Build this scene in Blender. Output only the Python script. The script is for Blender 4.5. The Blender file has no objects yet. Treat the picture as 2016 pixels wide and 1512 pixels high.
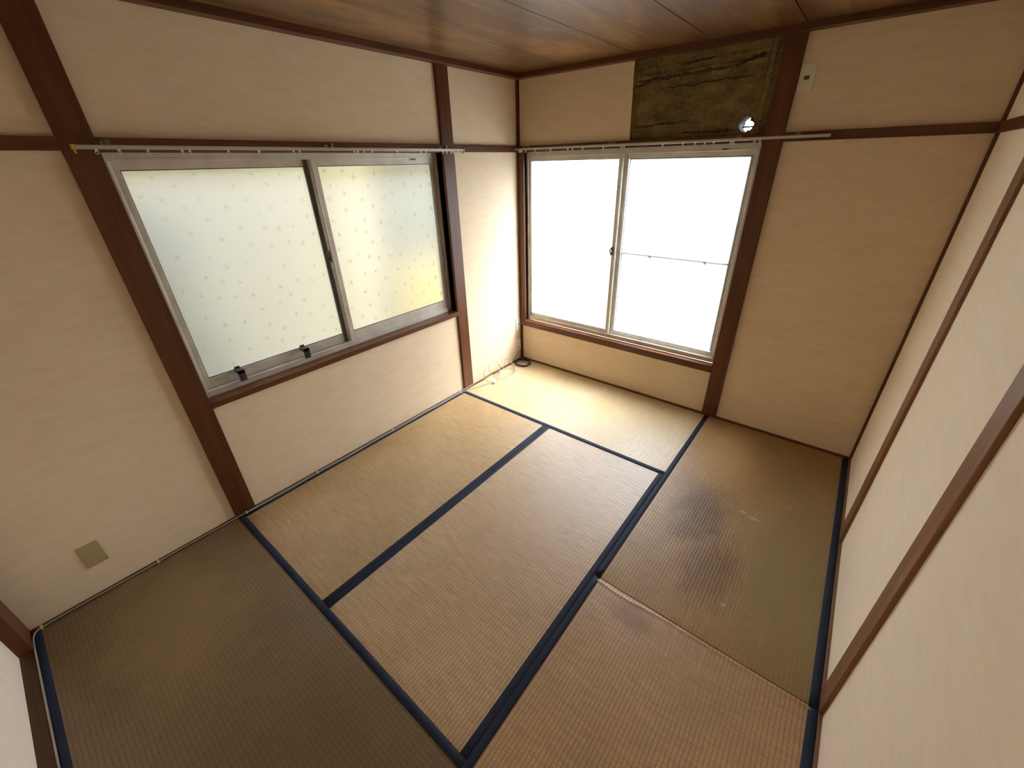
import bpy, bmesh, math, random
from mathutils import Vector, Matrix, noise
random.seed(7)
S = bpy.context.scene
COL = S.collection

# ------------------------------------------------------------------ camera, sky, exposure
cam_d = bpy.data.cameras.new('camera')
cam = bpy.data.objects.new('camera', cam_d); COL.objects.link(cam)
cam.location = (2.28504, -2.90969, 1.72157)
cam.rotation_euler = (1.0828961537, 0.0207423018, 0.6657793658)
cam_d.sensor_fit = 'HORIZONTAL'; cam_d.sensor_width = 36.0
cam_d.lens = 803.958 / 2016 * 36.0
cam_d.shift_x = -13.18 / 2016; cam_d.shift_y = -9.46 / 2016
cam_d.clip_start = 0.01
S.camera = cam
S.view_settings.view_transform = 'Standard'; S.view_settings.look = 'None'
S.view_settings.gamma = 1.0; S.view_settings.use_curve_mapping = False
S.view_settings.exposure = 0.74
S.cycles.max_bounces = 14; S.cycles.diffuse_bounces = 7; S.cycles.transmission_bounces = 10
S.cycles.glossy_bounces = 4; S.cycles.transparent_max_bounces = 16
S.cycles.sample_clamp_indirect = 12.0; S.cycles.blur_glossy = 0.5
S.cycles.use_denoising = True

SKY_STRENGTH = 6.3
world = bpy.data.worlds.new('sky'); S.world = world; world.use_nodes = True
wn = world.node_tree.nodes; wl = world.node_tree.links
for n in list(wn): wn.remove(n)
wo = wn.new('ShaderNodeOutputWorld'); wb = wn.new('ShaderNodeBackground')
wt = wn.new('ShaderNodeTexCoord'); ws = wn.new('ShaderNodeSeparateXYZ'); wr = wn.new('ShaderNodeValToRGB')
wm = wn.new('ShaderNodeMapRange'); wm.inputs[1].default_value = -1; wm.inputs[2].default_value = 1
wl.new(wt.outputs['Generated'], ws.inputs[0]); wl.new(ws.outputs['Z'], wm.inputs[0])
wl.new(wm.outputs[0], wr.inputs[0]); wl.new(wr.outputs[0], wb.inputs[0]); wl.new(wb.outputs[0], wo.inputs[0])
wb.inputs[1].default_value = SKY_STRENGTH
cr = wr.color_ramp
cr.elements[0].position = 0.0; cr.elements[0].color = (.07, .068, .06, 1)
cr.elements[1].position = 1.0; cr.elements[1].color = (.76, .90, 1.1, 1)
e = cr.elements.new(0.49); e.color = (.12, .115, .105, 1)
e = cr.elements.new(0.51); e.color = (.83, .93, 1.06, 1)
e = cr.elements.new(0.72); e.color = (.90, .96, 1.05, 1)

# hazy sun, high over the far window and from the right, so it slants to the left wall
sun_d = bpy.data.lights.new('sun', 'SUN'); sun = bpy.data.objects.new('sun', sun_d); COL.objects.link(sun)
sun_d.energy = 8.0; sun_d.angle = math.radians(24); sun_d.color = (.95, .98, 1.0)
sun_dir = Vector((-0.60, -0.80, -0.95)).normalized()
sun.rotation_euler = sun_dir.to_track_quat('-Z', 'Y').to_euler()
sun.location = (4, 6, 6)

# ------------------------------------------------------------------ dimensions
W, D = 2.64, 3.404
MZ, CZ = 2.262, 2.292          # underside of the ceiling moulding, ceiling
RB, RT = 1.792, 1.835          # picture-rail height
WP = 0.02                      # wallpaper sits this far behind the posts

# ------------------------------------------------------------------ helpers
def lin(c):
    c = c / 255.0
    return c / 12.92 if c <= 0.04045 else ((c + 0.055) / 1.055) ** 2.4
def rgb(r, g, b): return (lin(r), lin(g), lin(b), 1.0)

def box(bm, x0, x1, y0, y1, z0, z1, mi=0):
    if x0 > x1: x0, x1 = x1, x0
    if y0 > y1: y0, y1 = y1, y0
    if z0 > z1: z0, z1 = z1, z0
    v = [bm.verts.new(p) for p in ((x0,y0,z0),(x1,y0,z0),(x1,y1,z0),(x0,y1,z0),(x0,y0,z1),(x1,y0,z1),(x1,y1,z1),(x0,y1,z1))]
    for f in ((0,3,2,1),(4,5,6,7),(0,1,5,4),(1,2,6,5),(2,3,7,6),(3,0,4,7)):
        fc = bm.faces.new([v[i] for i in f]); fc.material_index = mi

def tube(bm, pts, r, n=8, closed=False, mi=0):
    pts = [Vector(p) for p in pts]; rings = []; m = len(pts)
    up = Vector((0, 0, 1)); prev = None
    for i, p in enumerate(pts):
        if closed: t = (pts[(i+1) % m] - pts[i-1]).normalized()
        elif i == 0: t = (pts[1] - p).normalized()
        elif i == m-1: t = (p - pts[i-1]).normalized()
        else: t = (pts[i+1] - pts[i-1]).normalized()
        a = prev if prev is not None else (up if abs(t.z) < .9 else Vector((1, 0, 0)))
        a = (a - t * a.dot(t)).normalized(); b = t.cross(a); prev = a
        rings.append([bm.verts.new(p + r * (math.cos(k*2*math.pi/n) * a + math.sin(k*2*math.pi/n) * b)) for k in range(n)])
    for i in range(m if closed else m-1):
        A, B = rings[i], rings[(i+1) % m]
        for k in range(n):
            f = bm.faces.new((A[k], A[(k+1) % n], B[(k+1) % n], B[k])); f.smooth = True; f.material_index = mi
    if not closed:
        bm.faces.new(list(reversed(rings[0]))); bm.faces.new(rings[-1])

def spline(pts, k=8, closed=False):
    P = [Vector(p) for p in pts]; out = []; n = len(P)
    for i in range(n if closed else n-1):
        if closed: a, b, c, d = P[i-1], P[i], P[(i+1) % n], P[(i+2) % n]
        else: a, b, c, d = P[max(i-1, 0)], P[i], P[i+1], P[min(i+2, n-1)]
        for j in range(k):
            t = j / k
            out.append(.5 * ((2*b) + (c-a)*t + (2*a-5*b+4*c-d)*t*t + (3*b-a-3*c+d)*t**3))
    if not closed: out.append(P[-1])
    return out

def obj(name, bm, mats, parent=None, bevel=0.0, label=None):
    me = bpy.data.meshes.new(name); bm.normal_update(); bm.to_mesh(me); bm.free()
    for m in (mats if isinstance(mats, (list, tuple)) else [mats]): me.materials.append(m)
    o = bpy.data.objects.new(name, me); COL.objects.link(o)
    if parent is not None:
        o.parent = parent
        off = Vector(parent.location) if parent.parent is None else Vector((0, 0, 0))   # parts are modelled in room coordinates
        if any(off): o.matrix_parent_inverse = Matrix.Translation(-off)
    if bevel:
        md = o.modifiers.new('bevel', 'BEVEL'); md.width = bevel; md.segments = 2; md.limit_method = 'ANGLE'
    if label: o['label'] = label
    return o

def tag(o, label, cat=None, group=None, kind=None):
    o['label'] = label
    if cat: o['category'] = cat
    if group: o['group'] = group
    if kind: o['kind'] = kind
    return o
def struct(name, bm, mats, label, bevel=0.0, cat='room part', parent=None):
    return tag(obj(name, bm, mats, parent, bevel), label, cat, kind='structure')
def empty(name, loc, label, cat, group=None, kind=None):
    o = bpy.data.objects.new(name, None); COL.objects.link(o); o.location = loc; o.empty_display_size = .05
    return tag(o, label, cat, group, kind)
def B(): return bmesh.new()

# ------------------------------------------------------------------ materials
class NT:
    def __init__(s, name):
        s.m = bpy.data.materials.new(name); s.m.use_nodes = True
        s.n = s.m.node_tree.nodes; s.l = s.m.node_tree.links
        s.p = s.n['Principled BSDF']; s.out = s.n['Material Output']
        s.geo = None
    def pos(s):
        if s.geo is None: s.geo = s.n.new('ShaderNodeNewGeometry')
        return s.geo.outputs['Position']
    def link(s, a, b): s.l.new(a, b)
    def map(s, scale, rot=(0,0,0), loc=(0,0,0)):
        m = s.n.new('ShaderNodeMapping'); s.link(s.pos(), m.inputs[0])
        m.inputs['Scale'].default_value = scale; m.inputs['Rotation'].default_value = rot; m.inputs['Location'].default_value = loc
        return m.outputs[0]
    def noise(s, vec, scale=1, detail=3, rough=.5, dist=0):
        t = s.n.new('ShaderNodeTexNoise'); s.link(vec, t.inputs['Vector'])
        t.inputs['Scale'].default_value = scale; t.inputs['Detail'].default_value = detail
        t.inputs['Roughness'].default_value = rough; t.inputs['Distortion'].default_value = dist
        return t.outputs['Fac']
    def ramp(s, fac, stops):
        r = s.n.new('ShaderNodeValToRGB'); s.link(fac, r.inputs[0]); e = r.color_ramp.elements
        e[0].position, e[0].color = stops[0]; e[1].position, e[1].color = stops[-1]
        for p, c in stops[1:-1]:
            q = e.new(p); q.color = c
        return r.outputs[0]
    def math(s, op, a, b=None, clamp=False):
        m = s.n.new('ShaderNodeMath'); m.operation = op; m.use_clamp = clamp
        for i, v in enumerate((a, b)):
            if v is None: continue
            if isinstance(v, (int, float)): m.inputs[i].default_value = v
            else: s.link(v, m.inputs[i])
        return m.outputs[0]
    def mix(s, fac, a, b, mode='MIX'):
        m = s.n.new('ShaderNodeMixRGB'); m.blend_type = mode
        for i, v in enumerate((fac, a, b)):
            if isinstance(v, (int, float)): m.inputs[i].default_value = v
            elif isinstance(v, tuple): m.inputs[i].default_value = v
            else: s.link(v, m.inputs[i])
        return m.outputs[0]
    def bump(s, h, strength, dist):
        b = s.n.new('ShaderNodeBump'); b.inputs['Strength'].default_value = strength; b.inputs['Distance'].default_value = dist
        s.link(h, b.inputs['Height']); s.link(b.outputs[0], s.p.inputs['Normal'])
    def set(s, color=None, rough=None, metal=None, spec=None):
        if color is not None:
            if isinstance(color, tuple): s.p.inputs['Base Color'].default_value = color
            else: s.link(color, s.p.inputs['Base Color'])
        if rough is not None: s.p.inputs['Roughness'].default_value = rough
        if metal is not None: s.p.inputs['Metallic'].default_value = metal
        if spec is not None: s.p.inputs['Specular IOR Level'].default_value = spec
        return s.m
    def sep(s):
        x = s.n.new('ShaderNodeSeparateXYZ'); s.link(s.pos(), x.inputs[0]); return x.outputs

def wood(name, axis, light, dark, rough=.42, coat=0.0):
    t = NT(name)
    sc = {'x': (2.2, 38, 38), 'y': (38, 2.2, 38), 'z': (38, 38, 2.2)}[axis]
    n1 = t.noise(t.map(sc), 1.0, 4, .6, .6)
    sc2 = tuple(v*.16 for v in sc)
    n2 = t.noise(t.map(sc2, loc=(3, 1, 7)), 1.0, 2, .5, .4)
    f = t.math('ADD', t.math('MULTIPLY', n1, .6), t.math('MULTIPLY', n2, .4))
    c = t.ramp(f, [(.30, dark), (.72, light)])
    t.bump(n1, .25, .001)
    m = t.set(c, rough, 0, .4)
    return m
WL, WD = rgb(112, 62, 27), rgb(62, 32, 11)
WOOD_Z = wood('dark_wood_upright', 'z', WL, WD)
WOOD_X = wood('dark_wood_across_x', 'x', WL, WD)
WOOD_Y = wood('dark_wood_across_y', 'y', WL, WD)
WOOD_R = wood('closet_post_wood', 'z', rgb(150, 104, 70), rgb(104, 64, 38))
SILL_Y = wood('floor_strip_wood_y', 'y', rgb(150, 112, 84), rgb(104, 66, 44), .5)
SILL_X = wood('floor_strip_wood_x', 'x', rgb(92, 58, 32), rgb(62, 38, 18), .55)

def wallpaper(name, base, alt, along):
    t = NT(name)
    sc = (9, 30, 34) if along == 'x' else (30, 9, 34)
    n1 = t.noise(t.map(sc), 1.0, 5, .62)
    n2 = t.noise(t.map((1.1, 1.1, 1.3)), 1.0, 3, .5)
    sc3 = (90, 260, 260) if along == 'x' else (260, 90, 260)
    n3 = t.noise(t.map(sc3), 1.0, 3, .6)
    f = t.math('ADD', t.math('MULTIPLY', n1, .6), t.math('MULTIPLY', n2, .4))
    c = t.ramp(f, [(.30, alt), (.66, base)])
    h = t.math('ADD', t.math('MULTIPLY', n3, .5), t.math('MULTIPLY', n1, .6))
    t.bump(h, .35, .0015)
    return t.set(c, .85, 0, .15)
PAPER_Y = wallpaper('beige_wallpaper_y', rgb(236, 217, 188), rgb(224, 203, 171), 'y')
PAPER_X = wallpaper('beige_wallpaper_x', rgb(232, 211, 180), rgb(220, 197, 163), 'x')
PAPER_R = wallpaper('cream_wallpaper', rgb(250, 236, 215), rgb(243, 226, 202), 'y')

def plain(name, color, rough=.5, metal=0.0, spec=.5): return NT(name).set(color, rough, metal, spec)
def scuffed(name, color, dark, rough, metal, scale=(40, 40, 6)):
    t = NT(name); n = t.noise(t.map(scale), 1, 4, .6)
    c = t.ramp(n, [(.35, dark), (.6, color)]); return t.set(c, rough, metal, .5)
ALU = scuffed('aluminium_sash', rgb(206, 198, 184), rgb(190, 181, 166), .42, .35, (9, 9, 9))
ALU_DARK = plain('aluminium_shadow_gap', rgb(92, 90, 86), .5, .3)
RUBBER = plain('black_rubber', rgb(30, 29, 28), .6)
LATCH = scuffed('dark_brown_latch', rgb(70, 58, 54), rgb(48, 38, 36), .45, .2)
RAIL = plain('cream_curtain_rail', rgb(196, 190, 168), .3, .5)
RAILW = plain('white_plastic_runner', rgb(225, 218, 200), .4)
BRASS = plain('yellowed_cap', rgb(190, 150, 70), .4)
WHITE = plain('white_plastic', rgb(236, 234, 228), .35)
CABLE = plain('white_cable', rgb(168, 161, 150), .4)
CLIP = plain('yellowed_clip', rgb(216, 196, 140), .45)
BLACK = plain('black_cable', rgb(26, 25, 26), .45)
SLOT = plain('dark_slot', rgb(24, 20, 18), .7)
GREYM = plain('grey_metal', rgb(120, 112, 98), .4, .7)
OLIVE = plain('yellowed_cover_plate', rgb(176, 158, 112), .5)
STAINED = plain('brown_socket_stain', rgb(120, 88, 50), .6)
STICK = plain('sticker_grey', rgb(96, 88, 74), .5)

# window glass: frosted, both faces rough
def frosted(name, rough):
    m = bpy.data.materials.new(name); m.use_nodes = True
    n, l = m.node_tree.nodes, m.node_tree.links
    for k in list(n): n.remove(k)
    o = n.new('ShaderNodeOutputMaterial'); g = n.new('ShaderNodeBsdfRefraction'); t = n.new('ShaderNodeBsdfTranslucent')
    gl = n.new('ShaderNodeBsdfGlossy'); gl.inputs['Roughness'].default_value = .25
    tr = n.new('ShaderNodeBsdfTransparent'); tr.inputs['Color'].default_value = (.97, .98, .97, 1)
    g.inputs['Roughness'].default_value = rough; g.inputs['IOR'].default_value = 1.25
    g.inputs['Color'].default_value = (.98, .99, .98, 1)
    t.inputs['Color'].default_value = (.96, .97, .95, 1)
    a = n.new('ShaderNodeMixShader'); a.inputs[0].default_value = .32
    b = n.new('ShaderNodeMixShader'); b.inputs[0].default_value = .05
    l.new(g.outputs[0], a.inputs[1]); l.new(t.outputs[0], a.inputs[2])
    l.new(a.outputs[0], b.inputs[1]); l.new(gl.outputs[0], b.inputs[2]); l.new(b.outputs[0], o.inputs[0])
    return m
FROST = frosted('frosted_star_glass', .92)
def clear_relief(name):
    t = NT(name); t.set(rgb(214, 212, 196), .10, 0, .5)
    t.p.inputs['Transmission Weight'].default_value = 1.0; t.p.inputs['IOR'].default_value = 1.5
    return t.m
STAR = clear_relief('star_relief_glass')

def rush(name, along, base, alt, dark, stains=(), spec=1.0):
    """woven rush: ridges run along the mat's long side"""
    t = NT(name); s = t.sep()
    u, v = (s[0], s[1]) if along == 'y' else (s[1], s[0])
    per = .0148
    wob = t.noise(t.map((9, 9, 1)), 1, 2, .5)
    uu = t.math('ADD', t.math('MULTIPLY', u, 1/per), t.math('MULTIPLY', wob, .5))
    fr = t.math('FRACT', uu)
    row = t.math('FLOOR', uu)
    d = t.math('ABSOLUTE', t.math('SUBTRACT', fr, .5))          # 0 centre .. .5 valley
    valley = t.math('MULTIPLY', t.math('SUBTRACT', d, .34, True), 6.2, True)
    vv = t.math('ADD', t.math('MULTIPLY', v, 1/.0125), t.math('MULTIPLY', row, .5))
    d2 = t.math('ABSOLUTE', t.math('SUBTRACT', t.math('FRACT', vv), .5))
    cross = t.math('MULTIPLY', t.math('SUBTRACT', d2, .38, True), 8.0, True)
    sc = (30, 520, 1) if along == 'y' else (520, 30, 1)
    fib = t.noise(t.map(sc), 1, 3, .7)
    sc = (9, 70, 1) if along == 'y' else (70, 9, 1)
    band = t.noise(t.map(sc), 1, 3, .6)
    big = t.noise(t.map((1.6, 1.6, 1)), 1, 3, .55)
    c = t.ramp(big, [(.35, alt), (.65, base)])
    f2 = t.math('MULTIPLY', t.math('SUBTRACT', fib, .5), .9)
    c = t.mix(t.math('ADD', .20, t.math('MULTIPLY', t.math('SUBTRACT', band, .5), .9), True), c, dark)
    c = t.mix(t.math('MULTIPLY', t.math('SUBTRACT', fib, .42, True), 1.3, True), c, dark)
    c = t.mix(t.math('MULTIPLY', valley, .72), c, dark)
    c = t.mix(t.math('MULTIPLY', cross, .40), c, dark)
    blot = t.noise(t.map((7, 7, 1), loc=(2, 5, 0)), 1, 4, .65)
    for (sx, sy, rx, ry, col, amt) in stains:
        dx = t.math('MULTIPLY', t.math('SUBTRACT', s[0], sx), 1/rx); dy = t.math('MULTIPLY', t.math('SUBTRACT', s[1], sy), 1/ry)
        r2 = t.math('SQRT', t.math('ADD', t.math('MULTIPLY', dx, dx), t.math('MULTIPLY', dy, dy)))
        r2 = t.math('ADD', r2, t.math('MULTIPLY', t.math('SUBTRACT', blot, .5), 1.4))
        mk = t.n.new('ShaderNodeMapRange'); mk.interpolation_type = 'SMOOTHSTEP'
        mk.inputs[1].default_value = 1.15; mk.inputs[2].default_value = .25; t.link(r2, mk.inputs[0])
        c = t.mix(t.math('MULTIPLY', mk.outputs[0], amt), c, col)
    h = t.math('SUBTRACT', 1.0, t.math('ADD', t.math('MULTIPLY', valley, .8), t.math('MULTIPLY', cross, .25)))
    h = t.math('ADD', h, t.math('MULTIPLY', fib, .08))
    t.bump(h, .6, .0009)
    return t.set(c, .42, 0, spec)

def heri_mat():
    t = NT('navy_border_cloth')
    m = t.map((1, 1, 1), (0, 0, math.radians(45)))
    ch = t.n.new('ShaderNodeTexChecker'); t.link(m, ch.inputs[0]); ch.inputs['Scale'].default_value = 150
    ch.inputs['Color1'].default_value = rgb(32, 40, 61); ch.inputs['Color2'].default_value = rgb(21, 27, 43)
    n = t.noise(t.map((5, 5, 5)), 1, 3, .5)
    c = t.mix(t.math('MULTIPLY', n, .35), ch.outputs[0], rgb(44, 55, 82))
    n2 = t.noise(t.map((600, 600, 1)), 1, 2, .5); t.bump(n2, .4, .0006)
    return t.set(c, .65, 0, .25)
HERI = heri_mat()

def ceiling_mat():
    t = NT('printed_wood_ceiling_board')
    n1 = t.noise(t.map((46, 2.0, 1)), 1, 4, .6, .5)
    n2 = t.noise(t.map((7, 1.1, 1), loc=(3, 4, 0)), 1, 3, .6, .8)
    f = t.math('ADD', t.math('MULTIPLY', n1, .35), t.math('MULTIPLY', n2, .65))
    c = t.ramp(f, [(.32, rgb(76, 48, 18)), (.5, rgb(108, 72, 32)), (.68, rgb(136, 97, 48))])
    st = t.noise(t.map((2.4, 2.0, 1), loc=(9, 2, 0)), 1, 4, .6)
    c = t.mix(t.math('MULTIPLY', t.math('SUBTRACT', st, .56, True), 3.0, True), c, rgb(176, 128, 66))
    t.p.inputs['Coat Weight'].default_value = .8; t.p.inputs['Coat Roughness'].default_value = .27
    return t.set(c, .5, 0, .3)
CEIL = ceiling_mat()

def plaster_mat():
    t = NT('bare_olive_plaster')
    n = t.noise(t.map((9, 9, 14)), 1, 5, .7); n2 = t.noise(t.map((60, 60, 120)), 1, 3, .6)
    f = t.math('ADD', t.math('MULTIPLY', n, .65), t.math('MULTIPLY', n2, .35))
    c = t.ramp(f, [(.36, rgb(84, 68, 44)), (.5, rgb(118, 98, 64)), (.66, rgb(142, 120, 82))])
    t.bump(n2, .6, .003)
    return t.set(c, .95, 0, .1)
PLASTER = plaster_mat()
SIDING = scuffed('neighbour_cream_render', rgb(152, 142, 112), rgb(138, 130, 102), .9, 0, (1.2, 1.2, 1.2))
SIDING_P = scuffed('neighbour_tan_render', rgb(80, 76, 54), rgb(70, 68, 48), .9, 0, (1.2, 1.2, 1.2))
SIDING2 = scuffed('neighbour_yellow_panel', rgb(150, 128, 52), rgb(138, 114, 40), .7, 0, (2, 2, 2))
LEAF = scuffed('hedge_green', rgb(62, 76, 58), rgb(40, 52, 40), .8, 0, (20, 20, 20))
GROUND = scuffed('pale_concrete_ground', rgb(120, 116, 108), rgb(100, 97, 90), .9, 0, (2, 2, 2))
DARKVOID = plain('dark_backing', rgb(30, 20, 14), .9)
CORE = plain('wall_core', rgb(150, 140, 128), .9)

# ------------------------------------------------------------------ room shell
L0, L1 = -WP, -.155          # left wall: paper plane, outer face
F0, F1 = WP, .155            # far wall
R0, R1 = W + .013, W + .15   # right wall
YN = -D - .042               # near wall plane (sliding doors)
# openings
W1Y0, W1Y1, W1Z0, W1Z1 = -2.504, -.802, .700, 1.792
W2X0, W2X1, W2Z0, W2Z1 = .045, 1.728, .398, 1.792

bm = B()
box(bm, L0, L1, -D-.2, W1Y0, -.08, 2.36)
box(bm, L0, L1, W1Y1, .155, -.08, 2.36)
box(bm, L0, L1, W1Y0, W1Y1, -.08, W1Z0-.03)
box(bm, L0, L1, W1Y0, W1Y1, W1Z1, 2.36)
struct('wall_left', bm, PAPER_Y, 'beige papered wall with the four-part star glass window and two posts', cat='wall')

HX, HZ, HR = 1.622, 1.886, .038
PX0, PX1 = .912, 1.728
bm = B()
box(bm, L1, W2X0, F0, F1, -.08, 2.36)
box(bm, W2X0, W2X1, F0, F1, -.08, W2Z0-.03)
box(bm, W2X0, PX0, F0, F1, W2Z1, 2.36)
box(bm, PX1, R1, F0, F1, -.08, 2.36)
box(bm, PX0, PX1, F0, F1, W2Z1, RT-.02)
box(bm, PX0, PX1, F0, F1, MZ+.01, 2.36)
wall_far = struct('wall_far', bm, PAPER_X, 'beige papered end wall holding the brightest window and a bare plaster patch', cat='wall')

# bare plaster field with the round pipe hole (front is uneven)
def fz(x, z):
    h = noise.noise(Vector((x*9, 0, z*16))) * .0035 + noise.noise(Vector((x*33, 4, z*50))) * .0018
    rid = 0
    for zc, amp in ((2.175, .009), (2.215, .004), (1.905, .005)):
        w = zc + .012*noise.noise(Vector((x*7, zc*5, 0))) + (.02*(x-1.3) if zc > 2 else 0)
        rid += 1.6 * amp * math.exp(-((z - w) / .009)**2) * (.5 + .7*noise.noise(Vector((x*11, zc, 9))))
    for xc in (.945, 1.69, 1.655):
        rid += .008 * math.exp(-((x - xc - .03*(z-2)) / .010)**2)
    return .030 - h - rid
bm = B()
x0, x1, z0, z1 = PX0, PX1, RT-.02, MZ+.01
s = .048
def grid(bm, xa, xb, za, zb, nx, nz):
    V = [[bm.verts.new((xa+(xb-xa)*i/nx, fz(xa+(xb-xa)*i/nx, za+(zb-za)*j/nz), za+(zb-za)*j/nz)) for j in range(nz+1)] for i in range(nx+1)]
    for i in range(nx):
        for j in range(nz):
            f = bm.faces.new((V[i][j], V[i+1][j], V[i+1][j+1], V[i][j+1])); f.smooth = True
grid(bm, x0, HX-s, z0, z1, 110, 72)
grid(bm, HX+s, x1, z0, z1, 12, 72)
grid(bm, HX-s, HX+s, HZ+s, z1, 16, 56)
grid(bm, HX-s, HX+s, z0, HZ-s, 16, 4)
K = 48; inner, outer = [], []
for k in range(K):
    a = 2*math.pi*k/K; ca, sa = math.cos(a), math.sin(a); q = s / max(abs(ca), abs(sa))
    outer.append(bm.verts.new((HX+q*ca, fz(HX+q*ca, HZ+q*sa), HZ+q*sa)))
    rr = HR * (1 + .05*noise.noise(Vector((ca*2, sa*2, 3))))
    inner.append(bm.verts.new((HX+rr*ca, .030, HZ+rr*sa)))
for k in range(K): bm.faces.new((inner[k], inner[(k+1) % K], outer[(k+1) % K], outer[k]))
pl = tag(obj('plaster_patch', bm, PLASTER, wall_far), 'bare olive-brown plaster where the paper is missing')
# dark adhesive smears left on the plaster
SMEAR = scuffed('dark_adhesive', rgb(74, 58, 36), rgb(54, 42, 24), .95, 0, (60, 60, 60))
for (xa, za, xb, zb, wd, sd) in ((.925, 2.150, 1.50, 2.168, .012, 1), (1.50, 2.168, 1.668, 2.205, .014, 2), (.925, 2.125, 1.05, 2.150, .012, 3), (1.20, 2.205, 1.40, 2.222, .007, 4), (.93, 1.905, 1.30, 1.925, .006, 5), (1.25, 1.860, 1.56, 1.862, .010, 6), (1.08, 2.10, 1.62, 2.115, .006, 7)):
    bm = B(); n = 40; prev = None
    for i in range(n+1):
        f = i/n; x = xa+(xb-xa)*f; z = za+(zb-za)*f + .009*noise.noise(Vector((x*12, sd, 0)))
        w = 1.5*wd*(.25+.9*abs(noise.noise(Vector((x*26, sd*3, 1)))))*min(1, f*8+.1, (1-f)*8+.1)
        cur = (bm.verts.new((x, fz(x, z-w)-.0012, z-w)), bm.verts.new((x, fz(x, z)-.0022, z)), bm.verts.new((x, fz(x, z+w)-.0012, z+w)))
        if prev:
            for k in (0, 1): bm.faces.new((prev[k], cur[k], cur[k+1], prev[k+1]))
        prev = cur
    obj('adhesive_smear', bm, SMEAR, wall_far)
# sleeve through the wall, with torn putty half across its outer end
bm = B()
for k in range(K):
    a, b = 2*math.pi*k/K, 2*math.pi*(k+1)/K
    p = [(HX+HR*math.cos(q), y, HZ+HR*math.sin(q)) for q, y in ((a, .029), (b, .029), (b, F1), (a, F1))]
    bm.faces.new([bm.verts.new(v) for v in p])
obj('pipe_sleeve', bm, SLOT, wall_far)
bm = B()
box(bm, PX0, HX-.044, .034, F1, RT-.02, MZ+.01); box(bm, HX+.044, PX1, .034, F1, RT-.02, MZ+.01)
box(bm, HX-.044, HX+.044, .034, F1, HZ+.044, MZ+.01); box(bm, HX-.044, HX+.044, .034, F1, RT-.02, HZ-.044)
for k in range(K):   # fill between the square and the sleeve on the outer face
    a, b = 2*math.pi*k/K, 2*math.pi*(k+1)/K
    def sq(q, r=None):
        ca, sa = math.cos(q), math.sin(q); d = r or .0441/max(abs(ca), abs(sa)); return (HX+d*ca, F1, HZ+d*sa)
    bm.faces.new([bm.verts.new(v) for v in (sq(a, HR), sq(b, HR), sq(b), sq(a))])
obj('wall_core', bm, CORE, wall_far)
bm = B()
cap = []
for (cx, cz, r0) in ((HX-.062, HZ+.018, .030), (HX+.012, HZ+.034, .020), (HX-.010, HZ-.036, .012)):
    n = 18; c = bm.verts.new((cx, F1-.012, cz)); ring = []
    for k in range(n):
        a = 2*math.pi*k/n; r = r0*(1+.35*noise.noise(Vector((math.cos(a)*3, math.sin(a)*3, cx*40))))
        ring.append(bm.verts.new((cx+r*math.cos(a), F1-.014, cz+r*math.sin(a))))
    for k in range(n): bm.faces.new((c, ring[k], ring[(k+1) % n]))
g = bmesh.ops.extrude_face_region(bm, geom=bm.faces[:])
bmesh.ops.translate(bm, vec=(0, .01, 0), verts=[v for v in g['geom'] if isinstance(v, bmesh.types.BMVert)])
box(bm, HX-.055, HX+.02, F1-.03, F1-.022, HZ-.012, HZ-.004); box(bm, HX-.06, HX+.02, F1-.028, F1-.024, HZ-.0235, HZ-.021)
obj('torn_putty', bm, SLOT, wall_far)

# lifted edge of the paper at the patch
bm = B(); n = 30
for i in range(n):
    za, zb = RT + (MZ-RT)*i/n, RT + (MZ-RT)*(i+1)/n
    wa = PX0 + .004*noise.noise(Vector((za*30, 1, 0))) + .012*(1-(za-RT)/(MZ-RT)); wb = PX0 + .004*noise.noise(Vector((zb*30, 1, 0))) + .012*(1-(zb-RT)/(MZ-RT))
    v = [bm.verts.new(p) for p in ((PX0-.004, F0-.0012, za), (wa, F0-.004, za), (wb, F0-.004, zb), (PX0-.004, F0-.0012, zb))]
    bm.faces.new(v)
    v = [bm.verts.new(p) for p in ((wa, F0-.004, za), (wa, F0+.006, za), (wb, F0+.006, zb), (wb, F0-.004, zb))]
    bm.faces.new(v)
obj('paper_edge', bm, PAPER_X, wall_far)

bm = B()
box(bm, R0, R1, -D-.2, .155, -.08, 2.36)
struct('wall_right', bm, PAPER_R, 'cream papered wall on the right, split by two narrow posts', cat='wall')
bm = B()
box(bm, L1, R1, -D-.2, -D-.11, -.08, 2.36)
box(bm, L1, R1, -D-.11, -D-.0, RT, 2.36)
struct('wall_near', bm, PAPER_X, 'papered wall behind the camera above the sliding doors', cat='wall')

bm = B(); box(bm, L1, R1, -D-.2, .155, -.14, -.056)
struct('floor', bm, DARKVOID, 'sub-floor under the six rush mats', cat='floor')

# posts and rails
def post(n, x0, x1, y0, y1, z0, z1, m, label): 
    bm = B(); box(bm, x0, x1, y0, y1, z0, z1); return struct('trim_%d' % n, bm, m, label, .0025, 'post')
post(1, L1, 0, -2.606, -2.504, -.056, MZ+.01, WOOD_Z, 'broad dark post left of the four-light side window')
post(2, L1, 0, -.802, -.700, -.056, MZ+.01, WOOD_Z, 'dark post between the side window and the far corner')
post(3, W2X1, 1.828, 0, F1, -.056, MZ+.01, WOOD_Z, 'dark post right of the bright end window')
post(4, L0-.01, 0, 0, F0+.01, -.056, MZ+.01, WOOD_Z, 'thin dark corner post between the two window walls')
post(5, W, R0+.01, 0, F0+.01, -.056, MZ+.01, WOOD_Z, 'thin dark corner post at the right end of the end wall')
post(6, W, R1, -.812, -.716, -.056, 2.36, WOOD_R, 'narrow brown post on the right wall, farther one')
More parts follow.
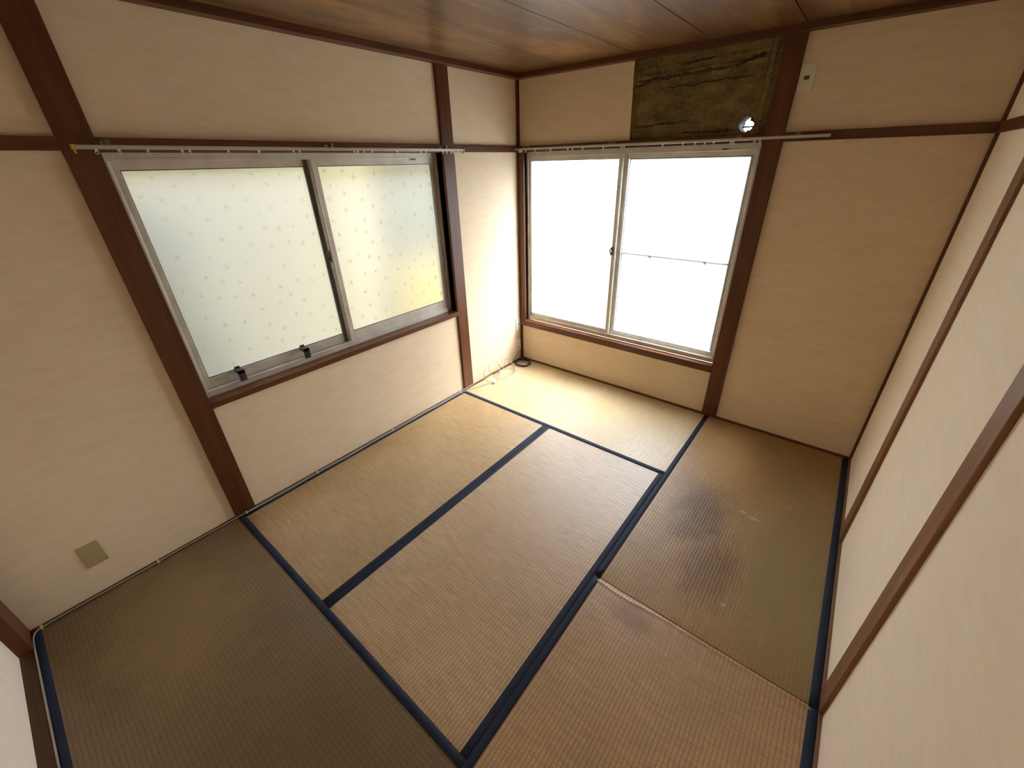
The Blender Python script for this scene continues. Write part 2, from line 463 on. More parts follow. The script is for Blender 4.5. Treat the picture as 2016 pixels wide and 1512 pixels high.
post(7, W, R1, -1.723, -1.634, -.056, 2.36, WOOD_R, 'narrow brown post on the right wall, nearer one')
post(8, -.10, .108, -D-.10, -D+.0, -.056, RB, WOOD_Z, 'dark door jamb in the near left corner')

def rail(n, parts, m, label):
    bm = B()
    for p in parts: box(bm, *p)
    return struct('trim_%d' % n, bm, m, label, .002, 'rail')
rail(9, [(L0-.02, .0, -.700, -.0, RB, RT), (L0-.02, 0, -2.504, -.802, RB, RT), (L0-.02, 0, -D, -2.606, RB, RT)], WOOD_Y, 'dark head-height rail along the left wall')
rail(10, [(.0, W2X1, -.0, F0+.02, RB, RT), (1.828, W, 0, F0+.02, RB, RT)], WOOD_X, 'dark head-height rail along the end wall above the bright window')
rail(11, [(W, R0+.02, -.716, 0, RB, RT), (W, R0+.02, -1.634, -.812, RB, RT), (W, R0+.02, -D, -1.723, RB, RT)], WOOD_Y, 'dark head-height rail along the right wall')
rail(12, [(L0, W, -D-.11, -D, RB, RT)], WOOD_X, 'head rail over the near sliding doors')
# ceiling moulding
MO = .045
rail(13, [(L0, MO, -D, F0, MZ, CZ+.02)], WOOD_Y, 'stained ceiling moulding along the left wall')
rail(14, [(MO, W-MO, -MO, F0, MZ, CZ+.02)], WOOD_X, 'stained ceiling moulding along the end wall')
rail(15, [(W-MO, R0, -D, F0, MZ, CZ+.02)], WOOD_Y, 'stained ceiling moulding along the right wall')
rail(16, [(MO, W-MO, -D-.02, -D+MO, MZ, CZ+.02)], WOOD_X, 'stained ceiling moulding above the near doors')
# floor strips beside the mats
def strip(side, parts, m, label):
    bm = B()
    for p in parts: box(bm, *p)
    return struct('baseboard_' + side, bm, m, label, .0015, 'floor strip')
strip('left', [(L0-.01, -.001, -.700, 0, -.056, .003), (L0-.01, -.001, -2.504, -.802, -.056, .003), (L0-.01, -.001, -D, -2.606, -.056, .003)], WOOD_Y, 'thin brown floor strip at the foot of the left wall')
strip('far', [(-.0, W2X1, .001, F0+.01, -.056, .006), (1.828, W, .001, F0+.01, -.056, .006)], WOOD_X, 'thin dark floor strip at the foot of the end wall')
strip('right', [(W+.001, R0+.01, -.716, 0, -.056, .004), (W+.001, R0+.01, -1.634, -.812, -.056, .004), (W+.001, R0+.01, -D, -1.723, -.056, .004)], SILL_Y, 'thin pale brown floor strip at the foot of the right wall')
strip('near', [(.0, W, -D-.11, -D-.001, -.056, .002)], SILL_X, 'worn brown grooved sill under the near sliding doors')

# ceiling: backing + boards
bm = B(); box(bm, L1, R1, -D-.2, .155, CZ+.012, 2.42)
ceil = struct('ceiling', bm, DARKVOID, 'low ceiling of wide brown wood-print boards', cat='ceiling')
edges = [.0, .452, .925, 1.376, 1.818, 2.25, W]
for i in range(6):
    bm = B(); g = .0022
    xa = edges[i] + (g if i else 0); xb = edges[i+1] - (g if i < 5 else 0)
    V = [(xa, CZ+.0006), (xa+.0004, CZ), (xb-.0004, CZ), (xb, CZ+.0006), (xb, CZ+.012), (xa, CZ+.012)]
    a = [bm.verts.new((x, -D, z)) for x, z in V]; b = [bm.verts.new((x, 0, z)) for x, z in V]
    bm.faces.new(a); bm.faces.new(list(reversed(b)))
    for k in range(6): bm.faces.new((a[k], b[k], b[(k+1) % 6], a[(k+1) % 6]))
    bmesh.ops.recalc_face_normals(bm, faces=bm.faces[:])
    obj('ceiling_board', bm, CEIL, ceil)

# ------------------------------------------------------------------ windows
def window(n, P, label, u0, u1, z0, z1, wf, inner_right, mid, sashes, bars=()):
    """u along the wall, w outwards (0 = post face), P maps (u,w,z) to the room"""
    def bx(bm, ua, ub, wa, wb, za, zb, mi=0):
        a, b = P(ua, wa, za), P(ub, wb, zb); box(bm, a[0], b[0], a[1], b[1], a[2], b[2], mi)
    root = empty('window_%d' % n, P((u0+u1)/2, .08, z0), label, 'window', kind='structure')
    fw = .018
    bm = B(); wo = .165
    bx(bm, u0, u0+fw, wf, wo, z0, z1); bx(bm, u1-fw, u1, wf, wo, z0, z1)
    bx(bm, u0+fw, u1-fw, wf, wo, z1-.022, z1); 
    bx(bm, u0+fw, u1-fw, wf, wf+.012, z1-.034, z1-.022)
    bx(bm, u0+fw, u1-fw, wf, wo, z0, z0+.014); bx(bm, u0+fw, u1-fw, wf, wf+.010, z0+.014, z0+.034)
    for k, ww in enumerate((sashes[0][2]-.012, sashes[0][2]+.014, sashes[1][2]+.016)):       # track fins
        if k == 0: continue
        bx(bm, u0+fw, u1-fw, ww, ww+.003, z0+.014, z0+.030)
        bx(bm, u0+fw, u0+fw+.010, ww, ww+.003, z0+.014, z1-.022); bx(bm, u1-fw-.010, u1-fw, ww, ww+.003, z0+.014, z1-.022)
    obj('window_frame', bm, ALU, root, .0012)
    # sashes: (ua, ub, w, glass ua, glass ub)
    zb, zt = z0+.018, z1-.024
    for si, (ua, ub, w, ga, gb, gz0, gz1) in enumerate(sashes):
        bm = B(); t = .011
        bx(bm, ua, ga, w-t, w+t, zb, zt); bx(bm, gb, ub, w-t, w+t, zb, zt)
        bx(bm, ga, gb, w-t, w+t, zb, gz0); bx(bm, ga, gb, w-t, w+t, gz1, zt)
        # raised lip on stiles
        if ga-ua > .02: bx(bm, ua+.004, ua+.010, w-t-.003, w-t, zb, zt)
        if ub-gb > .02: bx(bm, ub-.010, ub-.004, w-t-.003, w-t, zb, zt)
        sash = obj('sash', bm, ALU, root, .0012)
        bm = B(); bx(bm, ga-.001, gb+.001, w-.0075, w-.0065, gz0-.001, gz0+.0045); bx(bm, ga-.001, gb+.001, w-.0075, w-.0065, gz1-.0035, gz1+.001)
        bx(bm, ga-.001, ga+.003, w-.0075, w-.0065, gz0, gz1); bx(bm, gb-.003, gb+.001, w-.0075, w-.0065, gz0, gz1)
        obj('glazing_gasket', bm, RUBBER, sash)
        bm = B()
        q = [P(ga, w, gz0), P(gb, w, gz0), P(gb, w, gz1), P(ga, w, gz1)]
        f = bm.faces.new([bm.verts.new(v) for v in q]); bm.normal_update()
        inward = Vector(P(0, -1, 0)) - Vector(P(0, 0, 0))
        if f.normal.dot(inward) < 0: bmesh.ops.reverse_faces(bm, faces=bm.faces[:])
        obj('glass_pane', bm, FROST, sash)
        # pressed stars, a little proud of the room face
        rnd = random.Random(n*10+si); bm = B(); pts = []
        tries = 0
        while len(pts) < 78 and tries < 6000:
            tries += 1
            c = (rnd.uniform(ga+.02, gb-.02), rnd.uniform(gz0+.02, gz1-.02))
            if all((c[0]-p[0])**2+(c[1]-p[1])**2 > .068**2 for p in pts): pts.append(c)
        for c in pts:
            arms = rnd.choice((4, 5, 5, 6)); R = rnd.uniform(.016, .030); a0 = rnd.uniform(0, 6.28)
            ctr = bm.verts.new(P(c[0], w-.0078, c[1])); ring = []
            for k in range(arms*2):
                a = a0 + math.pi*k/arms + rnd.uniform(-.12, .12)
                r = R*rnd.uniform(.55, 1.15) if k % 2 == 0 else R*.20
                ring.append(bm.verts.new(P(c[0]+r*math.cos(a), w-.0012, c[1]+r*math.sin(a))))
            for k in range(arms*2): bm.faces.new((ctr, ring[k], ring[(k+1) % (arms*2)]))
        st = obj('star_relief', bm, STAR, sash); st['kind'] = 'stuff'
    return root, bx

P1 = lambda u, w, z: (-w, u, z)
P2 = lambda u, w, z: (u, w, z)
# side window: room-side sash is the right (far) one
win1, bx1 = window(1, P1, 'wide frosted star glass side window with dark latches on its lower frame', W1Y0, W1Y1, W1Z0, W1Z1, .068, True, 0,
    [(-1.678, W1Y1-.02, .088, -1.642, -.856, .790, 1.727), (W1Y0+.02, -1.655, .118, -2.452, -1.700, .782, 1.727)])
win2, bx2 = window(2, P2, 'overexposed frosted end window beside the corner', W2X0, W2X1, W2Z0+.012, W2Z1, .040, False, 0,
    [(W2X0+.02, .876, .062, .082, .848, .470, 1.731), (.862, W2X1-.02, .092, .900, 1.684, .462, 1.731)])

bm = B(); box(bm, -.1065, -.1045, -1.701, -1.680, .725, 1.760)  # dark strip standing in for the shade between the overlapping sashes
obj('stile_shade_strip', bm, ALU_DARK, win1)
# wooden window boards
bm = B(); box(bm, -.075, .004, W1Y0, W1Y1, .668, .700)
obj('window_sill', bm, WOOD_Y, win1, .002)
bm = B(); box(bm, .0, W2X1, -.012, .045, W2Z0-.045, W2Z0+.008)
obj('window_sill', bm, WOOD_X, win2, .002)
bm = B(); box(bm, .002, .045, .0, .045, W2Z0+.008, W2Z1)
obj('side_casing', bm, WOOD_Z, win2, .0015)
bm = B(); bx1(bm, W1Y0, W1Y1, .03, .075, W1Z1-.004, W1Z1+.001)
obj('head_board', bm, WOOD_Y, win1)
# latches on the side window
for y in (-2.318, -1.968):
    bm = B()
    box(bm, -.110, -.052, y-.016, y+.016, .772, .790); box(bm, -.062, -.052, y-.016, y+.016, .730, .790)
    box(bm, -.052, -.048, y-.006, y+.006, .744, .760); box(bm, -.108, -.098, y-.012, y+.012, .772, .800)
    obj('sash_stopper', bm, LATCH, win1, .0015)
# crescent locks
def crescent(P, u, w, z, parent, sgn):
    bm = B(); pts = []
    for k in range(15):
        a = math.radians(-100 + 200*k/14); pts.append(P(u + sgn*(.004+.016*math.cos(a)), w-.012, z + .020*math.sin(a)))
    tube(bm, pts, .005, 8)
    a, b = P(u-.007, w-.018, z-.03), P(u+.007, w, z+.03); box(bm, a[0], b[0], a[1], b[1], a[2], b[2])
    tube(bm, [P(u, w-.018, z), P(u + sgn*.006, w-.030, z-.030)], .0045, 8)
    obj('crescent_lock', bm, LATCH, parent)
crescent(P1, -1.690, .088, 1.265, win1, -1)
crescent(P2, .858, .050, 1.112, win2, -1)
# rating stickers on the top frames
bm = B(); box(bm, -.0672, -.0665, -1.020, -.984, W1Z1-.043, W1Z1-.034+.0); obj('sticker', bm, STICK, win1)
bm = B(); box(bm, 1.512, 1.550, .0385, .0396, W2Z1-.030, W2Z1-.022); obj('sticker', bm, STICK, win2)
# insect screen frame outside the right half of the end window
bm = B(); y0, y1 = .0965, .112
for (a, b, c, d) in ((.9055, .917, .47, 1.73), (1.668, 1.683, .47, 1.73)): box(bm, a, b, y0, y1, c, d)
box(bm, .917, 1.668, y0, y1, .466, .474); box(bm, .917, 1.668, y0, y1, 1.722, 1.730); box(bm, .917, 1.668, y0, y1, 1.089, 1.103)
for x in (1.132, 1.523): box(bm, x-.008, x+.008, y0, y1+.004, 1.078, 1.102)
obj('insect_screen_frame', bm, ALU, win2, .001)

# ------------------------------------------------------------------ near sliding doors
door = empty('door_1', (1.3, YN, 0), 'plain pale sliding doors in the near wall, seen at the lower left edge', 'door', kind='structure')
for (a, b, y) in ((.10, 1.40, YN-.0), (1.36, W, YN-.030)):
    bm = B(); box(bm, a, b, y-.022, y, .002, RB); d = obj('door_panel', bm, PAPER_R, door, .001)

# ------------------------------------------------------------------ tatami mats
TX = [0, .8776, 1.7541, W]; TY = [0, -.8434, -1.7120, -2.5698, -D]
tan = rgb(206, 178, 132)
def mat(label, x0, x1, y0, y1, along, col, borders, stains=(), edge=None):
    g = .0005
    x0 += g; x1 -= g; y0 += g; y1 -= g                       # y0 < y1
    root = empty('tatami_mat', ((x0+x1)/2, (y0+y1)/2, -.055), label, 'tatami mat', 'six rush mats covering the floor')
    hb = .030
    bm = B(); nx, ny = max(2, int((x1-x0)/.03)), max(2, int((y1-y0)/.03))
    def z(x, y):
        h = -.0015 + .0009*noise.noise(Vector((x*3, y*3, 1))) + .0004*noise.noise(Vector((x*11, y*11, 5)))
        if edge: h += edge(x, y)
        for d in (x-x0, x1-x, y-y0, y1-y):
            if d < .004: h -= .0015
        return h
    xs = [x0+(x1-x0)*i/nx for i in range(nx+1)]; ys = [y0+(y1-y0)*j/ny for j in range(ny+1)]
    xs = sorted(set([x0, x0+.003, x1-.003, x1] + [v for v in xs if x0+.005 < v < x1-.005]))
    ys = sorted(set([y0, y0+.003, y1-.003, y1] + [v for v in ys if y0+.005 < v < y1-.005]))
    if edge: ys = sorted(set(ys + [y1-.002*k for k in range(2, 22)]))
    V = [[bm.verts.new((x, y, z(x, y))) for y in ys] for x in xs]
    for i in range(len(xs)-1):
        for j in range(len(ys)-1):
            f = bm.faces.new((V[i][j], V[i+1][j], V[i+1][j+1], V[i][j+1])); f.smooth = True
    ring = [V[i][0] for i in range(len(xs))] + [V[-1][j] for j in range(1, len(ys))] + [V[i][-1] for i in range(len(xs)-2, -1, -1)] + [V[0][j] for j in range(len(ys)-2, 0, -1)]
    low = [bm.verts.new((v.co.x, v.co.y, -.055)) for v in ring]
    for k in range(len(ring)): bm.faces.new((ring[k], low[k], low[(k+1) % len(ring)], ring[(k+1) % len(ring)]))
    bm.faces.new(low)
    bmesh.ops.recalc_face_normals(bm, faces=bm.faces[:])
    base, alt, dark = col
    obj('rush_surface', bm, rush('rush_%s' % label.split()[0], along, base, alt, dark, stains, .5 if label.startswith('stained') else 1.0), root)
    for sd in borders:
        bm = B()
        if sd in 'LR':
            a, b = (x0-.0002, x0+hb) if sd == 'L' else (x1-hb, x1+.0002)
            n = int((y1-y0)/.05)
            prof = [(a, -.03), (a, .0002), (a+.0008, .0012), (b-.0015, .0012), (b, -.001)]
            line = [[(px, y0+(y1-y0)*k/n, pz + (edge(px, y0+(y1-y0)*k/n) if edge and pz > -.01 else 0) + (.0006*noise.noise(Vector((px*9, (y0+(y1-y0)*k/n)*9, 0))) if pz > 0 else 0)) for px, pz in prof] for k in range(n+1)]
        else:
            a, b = (y0-.0002, y0+hb) if sd == 'B' else (y1-hb, y1+.0002)
            n = int((x1-x0)/.05)
            prof = [(a, -.03), (a, .0002), (a+.0008, .0012), (b-.0015, .0012), (b, -.001)]
            if sd == 'T': prof = [(b, -.03), (b, .0002), (b-.0008, .0012), (a+.0015, .0012), (a, -.001)]
            line = [[(x0+(x1-x0)*k/n, py, pz + (.0006*noise.noise(Vector(((x0+(x1-x0)*k/n)*9, py*9, 0))) if pz > 0 else 0)) for py, pz in prof] for k in range(n+1)]
        if sd == 'R': line = [[(x0+x1-0 - (p[0]-0) if False else (a+b-p[0]), p[1], p[2]) for p in r] for r in line]
        vv = [[bm.verts.new(p) for p in r] for r in line]
        for i in range(len(vv)-1):
            for j in range(4): 
                f = bm.faces.new((vv[i][j], vv[i+1][j], vv[i+1][j+1], vv[i][j+1])); f.smooth = True
        bm.faces.new(vv[0]); bm.faces.new(vv[-1])
        bmesh.ops.recalc_face_normals(bm, faces=bm.faces[:])
        obj('cloth_border', bm, HERI, root)
    return root
dk = rgb(112, 78, 42)
mat('pale rush mat lying crosswise under the bright end window', TX[0], TX[2], TY[1], TY[0], 'x', (rgb(230, 206, 164), rgb(218, 190, 144), rgb(150, 122, 80)), 'B',
    [(1.3, -.35, .5, .3, rgb(196, 172, 122), .5)])
mat('golden rush mat along the wall below the side window', TX[0], TX[1], TY[3], TY[1], 'y', (rgb(206, 174, 124), rgb(190, 156, 104), dk), 'LR')
mat('middle rush mat bordered in navy on both long sides', TX[1], TX[2], TY[3], TY[1], 'y', (rgb(224, 192, 152), rgb(208, 176, 136), dk), 'LR',
    [(1.3, -1.6, .3, .5, rgb(186, 152, 122), .4)])
def m5edge(x, y): 
    d = TY[2] - y
    w = .014 + .012*math.exp(-((x-1.9)/.12)**2)
    return .0018*math.exp(-((d-w)/.007)**2) - .002*math.exp(-(d/.004)**2)
mat('stained rush mat in the far right corner, brown and greenish', TX[2], TX[3], TY[2], TY[0], 'y', (rgb(198, 162, 112), rgb(180, 144, 94), rgb(104, 70, 38)), 'LR',
    [(2.40, -.25, .50, .42, rgb(138, 108, 66), .85), (2.50, -1.15, .34, .85, rgb(142, 124, 84), .85), (2.02, -1.02, .17, .30, rgb(88, 56, 32), .66), (2.16, -1.32, .15, .32, rgb(108, 74, 42), .6),
     (2.02, -.45, .2, .4, rgb(200, 156, 100), .4),
     (2.215, -.878, .020, .012, rgb(196, 180, 140), .9), (2.27, -.895, .040, .010, rgb(190, 176, 138), .85), (2.272, -1.505, .010, .006, rgb(220, 208, 180), .9)])
mat('brown rush mat nearest on the right, with a lifted far edge', TX[2], TX[3], TY[4], TY[2], 'y', (rgb(214, 176, 130), rgb(198, 160, 114), dk), 'LR',
    [(1.98, -1.80, .14, .07, rgb(128, 88, 56), .6)], m5edge)
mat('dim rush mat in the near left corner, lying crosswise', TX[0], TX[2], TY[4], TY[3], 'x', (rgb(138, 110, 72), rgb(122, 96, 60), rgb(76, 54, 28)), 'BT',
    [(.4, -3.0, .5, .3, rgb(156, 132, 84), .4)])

# ------------------------------------------------------------------ curtain rails
def crail(P, u0, u1, w, z, runners, brackets, label, caps, z_wall):
    root = empty('curtain_rail', P((u0+u1)/2, w, z-.02), label, 'curtain rail')
    bm = B()
    def bx(bm, ua, ub, wa, wb, za, zb):
        a, b = P(ua, wa, za), P(ub, wb, zb); box(bm, a[0], b[0], a[1], b[1], a[2], b[2])
    bx(bm, u0, u1, w-.007, w+.007, z+.004, z+.0055)       # C section
    bx(bm, u0, u1, w-.007, w-.0055, z-.008, z+.004); bx(bm, u0, u1, w+.0055, w+.007, z-.008, z+.004)
    bx(bm, u0, u1, w-.0055, w-.002, z-.008, z-.0065); bx(bm, u0, u1, w+.002, w+.0055, z-.008, z-.0065)
    obj('rail_profile', bm, RAIL, root, .0008)
    for u in brackets:
        bm = B()
        bx(bm, u-.010, u+.010, .0, .003*(1 if w > 0 else -1), z_wall-.022, z_wall+.004)
        bx(bm, u-.007, u+.007, .0, w-.009*(1 if w > 0 else -1), z_wall+.001, z_wall+.004)
        bx(bm, u-.007, u+.007, w-.009, w+.009, z+.0056, z_wall+.004)
        obj('bracket', bm, GREYM, root)
    first = None
    for u in runners:
        if first is None:
            bm = B(); c = P(0, w, 0)
            def q(du, dw, dz): p = P(du, dw, dz); return p
            a, b = q(-.004, -.0018, -.012), q(.004, .0018, .002); box(bm, a[0], b[0], a[1], b[1], a[2], b[2])
            tube(bm, [q(.0048*math.cos(k*math.pi/5), 0, -.0165+.0048*math.sin(k*math.pi/5)) for k in range(10)], .0014, 6, True)
            first = obj('runner', bm, RAILW, None); me = first.data; o = first
        else:
            o = bpy.data.objects.new('runner', me); COL.objects.link(o)
        o.parent = root; off = Vector(root.location)
        o.location = Vector(P(u, w, z-.002)) - off
        # clear the identity inverse so that location is local to the root
    for u in caps:
        bm = B(); bx(bm, u-.006, u+.006, w-.009, w+.009, z-.010, z+.007); bx(bm, u-.003, u+.003, w-.004, w+.004, z-.022, z-.010)
        obj('end_cap', bm, BRASS, root, .001)
    return root
PL = lambda u, w, z: (w, u, z)
PR = lambda u, w, z: (u, -w, z)
RL = [-2.525, -2.461, -2.376, -2.265, -2.239, -2.097, -1.972, -1.816, -1.786, -1.49, -1.469, -1.431, -1.38, -1.213, -1.037, -.997, -.858, -.823, -.787, -.764, -.727]
crail(PL, -2.575, -.674, .058, 1.803, RL, [-2.487, -1.616, -.830], 'long cream curtain rail in front of the side window, few runners left', [-2.582, -.672], 1.823)
RRn = [.053, .066, .079, .118, .204, .347, .495, .533, .615, .776, .91, .927, 1.185, 1.309, 1.382, 1.437, 1.487, 1.581, 1.594, 1.701, 1.728]
crail(PR, .012, 2.045, .060, 1.812, RRn, [.100, .827, 1.61, 1.90], 'long curtain rail above the bright end window, reaching past its post', [], 1.828)
# second strand of the side rail (double rail)
bm = B(); box(bm, .034, .044, -1.05, -.680, 1.801, 1.810); box(bm, .030, .062, -.70, -.690, 1.796, 1.800)
rr = [o for o in COL.objects if o.name.startswith('curtain_rail')][0]
obj('sliding_section', bm, RAIL, rr)

# ------------------------------------------------------------------ wall plates
def plate(name, loc, axis, label, cat, kindp):
    """axis '+x' faces into the room from the left wall, '-y' from the end wall"""
    root = empty(name, loc, label, cat)
    def q(u, w, z): 
        return (loc[0]+w, loc[1]+u, loc[2]+z) if axis == '+x' else (loc[0]+u, loc[1]-w, loc[2]+z)
    def bx(bm, ua, ub, wa, wb, za, zb):
        a, b = q(ua, wa, za), q(ub, wb, zb); box(bm, a[0], b[0], a[1], b[1], a[2], b[2])
    return root, bx, q
def screws(bx, q, root, m):
    for z in (-.046, .046):
        bm = B(); tube(bm, [q(0, .0045, z), q(0, .0066, z)], .0028, 10); obj('screw', bm, m, root)
hw = .031
# blank plate, left wall
root, bx, q = plate('blank_wall_plate', (L0, -3.127, .208), '+x', 'yellowed blank cover plate low on the left wall', 'wall plate', 0)
bm = B(); bx(bm, -.036, .036, 0, .006, -.060, .060); obj('cover', bm, OLIVE, root, .003)
# jack plate in the corner, upper
root, bx, q = plate('phone_jack_plate', (L0, -.0335, .360), '+x', 'white phone jack plate in the far corner, upper of the two', 'wall plate', 0)
bm = B(); bx(bm, -.032, .032, 0, .006, -.060, .060); obj('cover', bm, WHITE, root, .002)
bm = B(); bx(bm, -.009, .009, .0058, .009, -.012, .012); obj('jack_frame', bm, WHITE, root, .001)
bm = B(); bx(bm, -.006, .006, .009, .0094, -.002, .008); obj('jack_opening', bm, SLOT, root)
screws(bx, q, root, GREYM)
# power outlet in the corner, lower
root, bx, q = plate('power_outlet', (L0, -.0335, .150), '+x', 'white double power outlet in the far corner, just above the floor', 'power outlet', 0)
bm = B(); bx(bm, -.032, .032, 0, .006, -.060, .060); obj('cover', bm, WHITE, root, .002)
for z in (-.021, .021):
    bm = B(); bx(bm, -.014, .014, .0058, .0085, z-.013, z+.013); so = obj('socket', bm, WHITE, root, .0015)
    bm = B(); bx(bm, -.0075, -.0050, .0085, .0088, z-.005, z+.005); bx(bm, .0050, .0075, .0085, .0088, z-.005, z+.005); bx(bm, -.009, .009, .0085, .0087, z-.0075, z-.0055)
    obj('slot', bm, SLOT, so)
screws(bx, q, root, GREYM)
# air conditioner outlet, high on the end wall
root, bx, q = plate('air_conditioner_outlet', (1.865, F0, 2.073), '-y', 'off-white single outlet with a brown scorch mark high right of the end post', 'power outlet', 0)
bm = B(); bx(bm, -.034, .034, 0, .006, -.060, .060); obj('cover', bm, RAILW, root, .002)
bm = B(); bx(bm, -.016, .016, .0058, .0085, -.018, .018); so = obj('socket', bm, RAILW, root, .002)
bm = B(); bx(bm, -.010, -.006, .0085, .0089, -.007, .007); bx(bm, .006, .010, .0085, .0089, -.007, .007); obj('slot', bm, SLOT, so)
bm = B(); bx(bm, -.011, .011, .0084, .0087, -.009, .009); obj('scorch_mark', bm, STAINED, so)

# ------------------------------------------------------------------ cables
def cable(name, pts, r, m, label, parent=None, cat='cable', closed=False, k=6):
    bm = B(); tube(bm, spline(pts, k, closed), r, 8, closed)
    o = obj(name, bm, m, parent)
    if parent is None: tag(o, label, cat)
    return o
rnd = random.Random(3)
# twin cable run at the foot of the left wall, from the door jamb to the loose coil
run = []
for x in (.74, .60, .45, .30, .18, .09): run.append((x, -D+.003, .0055))
run += [(.035, -D+.006, .0055), (.010, -D+.018, .006), (.004, -D+.045, .006)]
y = -3.30
while y < -.93:
    run.append((.003+rnd.uniform(-.001, .0015), y, .0065+rnd.uniform(-.001, .001))); y += .14
wr = empty('white_cable', (.0, -1.6, 0), 'white cable run pinned along the foot of the left wall, ending in a loose tangle', 'cable')
up = [(0.003, -0.899, 0.009), (0.004, -0.859, 0.012), (0.006, -0.808, 0.016), (0.008, -0.763, 0.018), (0.008, -0.718, 0.018), (0.008, -0.661, 0.020), (0.008, -0.588, 0.018), (0.012, -0.475, 0.007), (0.023, -0.406, 0.006), (0.03, -0.378, 0.02)]
l3 = [(0.05, -0.39, 0.073), (0.03, -0.351, 0.092), (0.022, -0.309, 0.106), (0.024, -0.263, 0.097), (0.04, -0.252, 0.081), (0.07, -0.248, 0.055), (0.1, -0.25, 0.022), (0.126, -0.271, 0.005), (0.144, -0.318, 0.005), (0.145, -0.378, 0.005), (0.136, -0.453, 0.005), (0.113, -0.52, 0.012)]
cable('cable_strand', run + up + l3, .0030, CABLE, '', wr)
run2 = []
y = -2.55
while y < -.95:
    t_ = math.sin((y+2.55)*7.5)**2
    run2.append((.0085+.006*t_+rnd.uniform(-.001, .001), y, .0058)); y += .11
lo = [(0.010, -0.93, 0.006), (0.012, -0.867, 0.006), (0.02, -0.823, 0.005), (0.03, -0.783, 0.005), (0.05, -0.729, 0.005), (0.068, -0.664, 0.005), (0.09, -0.61, 0.008), (0.10, -0.588, 0.011)]
cable('cable_strand', run2 + lo, .0026, CABLE, '', wr)
circ = [(0.105, -0.53, 0.014), (0.095, -0.515, 0.015), (0.075, -0.549, 0.071), (0.06, -0.557, 0.126), (0.045, -0.525, 0.156), (0.035, -0.476, 0.154), (0.035, -0.433, 0.137), (0.045, -0.408, 0.102), (0.06, -0.408, 0.065), (0.08, -0.442, 0.036), (0.1, -0.483, 0.010), (.105, -.51, .010)]
cable('cable_loop', circ, .0032, CABLE, '', wr)
arc = [(0.105, -0.585, 0.014), (0.09, -0.607, 0.026), (0.07, -0.619, 0.055), (0.05, -0.613, 0.082), (0.03, -0.576, 0.109), (0.02, -0.521, 0.116), (0.015, -0.462, 0.107), (0.02, -0.386, 0.08), (0.04, -0.387, 0.068), (0.06, -0.418, 0.037), (0.08, -0.471, 0.015), (0.1, -0.516, 0.016)]
cable('cable_loop', arc, .0030, CABLE, '', wr)
l4 = [(0.1, -0.495, 0.008), (0.08, -0.443, 0.02), (0.06, -0.373, 0.035), (0.04, -0.324, 0.059), (0.025, -0.286, 0.099), (0.03, -0.257, 0.101), (0.05, -0.241, 0.067), (0.08, -0.237, 0.028), (0.115, -0.262, 0.011), (0.138, -0.296, 0.010), (0.124, -0.335, 0.010), (0.11, -0.393, 0.012), (0.1, -0.461, 0.012), (0.1, -0.495, 0.008)]
cable('cable_loop', l4, .0032, CABLE, '', wr, closed=False)
# plug at the end of the tangle
bm = B(); box(bm, -.013, .013, -.030, .030, -.009, .009)
bmesh.ops.bevel(bm, geom=bm.edges[:], offset=.003, segments=2, affect='EDGES')
box(bm, -.007, .007, .029, .040, -.005, .005)
for s_ in (-.006, .006): box(bm, s_-.0008, s_+.0008, -.046, -.029, -.003, .003)
M = Matrix.Translation((.112, -.556, .0115)) @ Matrix.Rotation(math.radians(38), 4, 'Z') @ Matrix.Rotation(math.radians(6), 4, 'X')
bmesh.ops.transform(bm, matrix=M, verts=bm.verts[:])
obj('connector_plug', bm, WHITE, wr)
# clips
spots = [(-3.37, 'cream cable clip nearest the door jamb'), (-2.962, 'cream cable clip on the floor strip below the blank plate side'), (-2.556, 'cream cable clip at the foot of the broad post'),
         (-2.135, 'first cream cable clip under the side window'), (-1.556, 'second cream cable clip under the side window'), (-.865, 'cream cable clip just left of the farther post')]
me = None
for y, lab in spots:
    if me is None:
        bm = B(); pts = [(-.004, 0, .001), (-.003, 0, .012), (.004, 0, .0155), (.011, 0, .012), (.0125, 0, .002)]
        for i in range(4):
            a, b = Vector(pts[i]), Vector(pts[i+1])
            v = [bm.verts.new(p) for p in (a+Vector((0,-.004,0)), b+Vector((0,-.004,0)), b+Vector((0,.004,0)), a+Vector((0,.004,0)))]
            bm.faces.new(v)
        g = bmesh.ops.extrude_face_region(bm, geom=bm.faces[:]); bmesh.ops.translate(bm, vec=(0, 0, .0016), verts=[v for v in g['geom'] if isinstance(v, bmesh.types.BMVert)])
        tube(bm, [(-.002, 0, .013), (-.004, 0, .018)], .0025, 8)
        bmesh.ops.recalc_face_normals(bm, faces=bm.faces[:])
        o = obj('cable_clip', bm, CLIP); me = o.data
    else:
        o = bpy.data.objects.new('cable_clip', me); COL.objects.link(o)
    o.location = (0, y, -.001)
    tag(o, lab, 'cable clip', 'clips pinning the cable to the left floor strip')
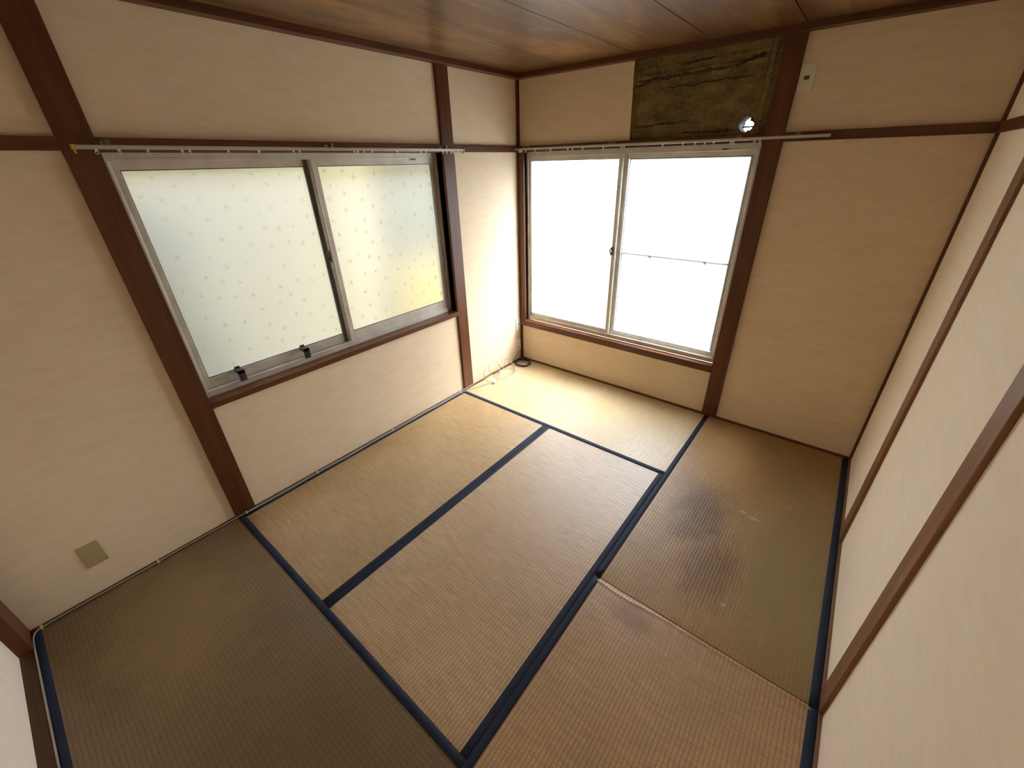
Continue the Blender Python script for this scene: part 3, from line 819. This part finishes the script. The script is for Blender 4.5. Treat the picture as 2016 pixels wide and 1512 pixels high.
# black coil with its cord up to the outlet
bc = empty('black_cable_coil', (.088, -.118, 0), 'coiled black cable on the mat in the far corner, cord rising to the outlet', 'cable')
pts = []
for k in range(0, 5*24+1):
    a = 2*math.pi*k/24; r = .076 + .005*math.sin(k*.23) - .002*(k//24)
    pts.append((.091 + r*math.cos(a), -.108 + r*math.sin(a)*.96, .004 + .0052*(k//24) * (.8+.2*math.cos(a*.5)) + .002*math.sin(a*3)))
bm = B(); tube(bm, pts, .0034, 8); obj('cable_turns', bm, BLACK, bc)
bm = B(); tube(bm, spline([(.150, -.10, .010), (.12, -.085, .008), (.07, -.09, .010), (.04, -.12, .010), (.03, -.15, .012)], 6), .0022, 6); obj('loose_end', bm, BLACK, bc)
bm = B(); tube(bm, spline([(-.008, -.020, .098), (-.003, -.045, .085), (.0, -.073, .071), (.005, -.111, .050), (.010, -.143, .032), (.018, -.155, .016), (.035, -.158, .012)], 6), .0022, 6); obj('cord', bm, LATCH, bc)

# unseen upper storey and eaves, added to keep sun off the neighbour's wall
bm = B(); box(bm, L1-.02, R1, -D-.2, .155, 2.44, 3.6); box(bm, L1-.45, R1+.4, -D-.5, .45, 3.6, 3.7)
tag(obj('added_sun_block_storey', bm, SIDING), 'unseen wall and eaves added above the ceiling to block sun', 'house', kind='structure')
# ------------------------------------------------------------------ outside, seen blurred through the glass
bm = B(); box(bm, -14, 14, -14, 24, -3.1, -3.0)
tag(obj('ground', bm, GROUND), 'pale ground outside, one storey down', 'ground', kind='structure')
nb = empty('neighbouring_house', (-2.3, -3.0, -3.0), 'cream rendered house close beyond the side window', 'house')
bm = B(); box(bm, -4.5, -1.35, -7.5, -.53, -3.0, 3.2)
obj('house_wall', bm, SIDING, nb)
bm = B(); box(bm, -4.5, -1.35, -.28, 3.4, -3.0, 3.2)
obj('house_wall', bm, SIDING_P, nb)
bm = B(); box(bm, -1.352, -1.25, -.50, .4, -3.0, .85)
obj('yellow_panel', bm, SIDING2, nb)
bm = B()
rn = random.Random(5)
for k in range(900):
    p = Vector((rn.uniform(-1.05, -.80), rn.gauss(-2.30, .09), rn.uniform(-.3, 1.55)))
    d = Vector((rn.uniform(-1, 1), rn.uniform(-1, 1), rn.uniform(-1, 1))).normalized()*.045; e2 = d.cross(Vector((.3, .8, .5))).normalized()*.022
    bm.faces.new([bm.verts.new(v) for v in (p-d, p+e2, p+d, p-e2)])
tube(bm, [(-.92, -2.3, -3.0), (-.91, -2.29, -1.0), (-.92, -2.3, 1.3)], .02, 6)
tag(obj('tall_shrub', bm, LEAF), 'grey-green shrub blurred behind the left side pane', 'shrub')
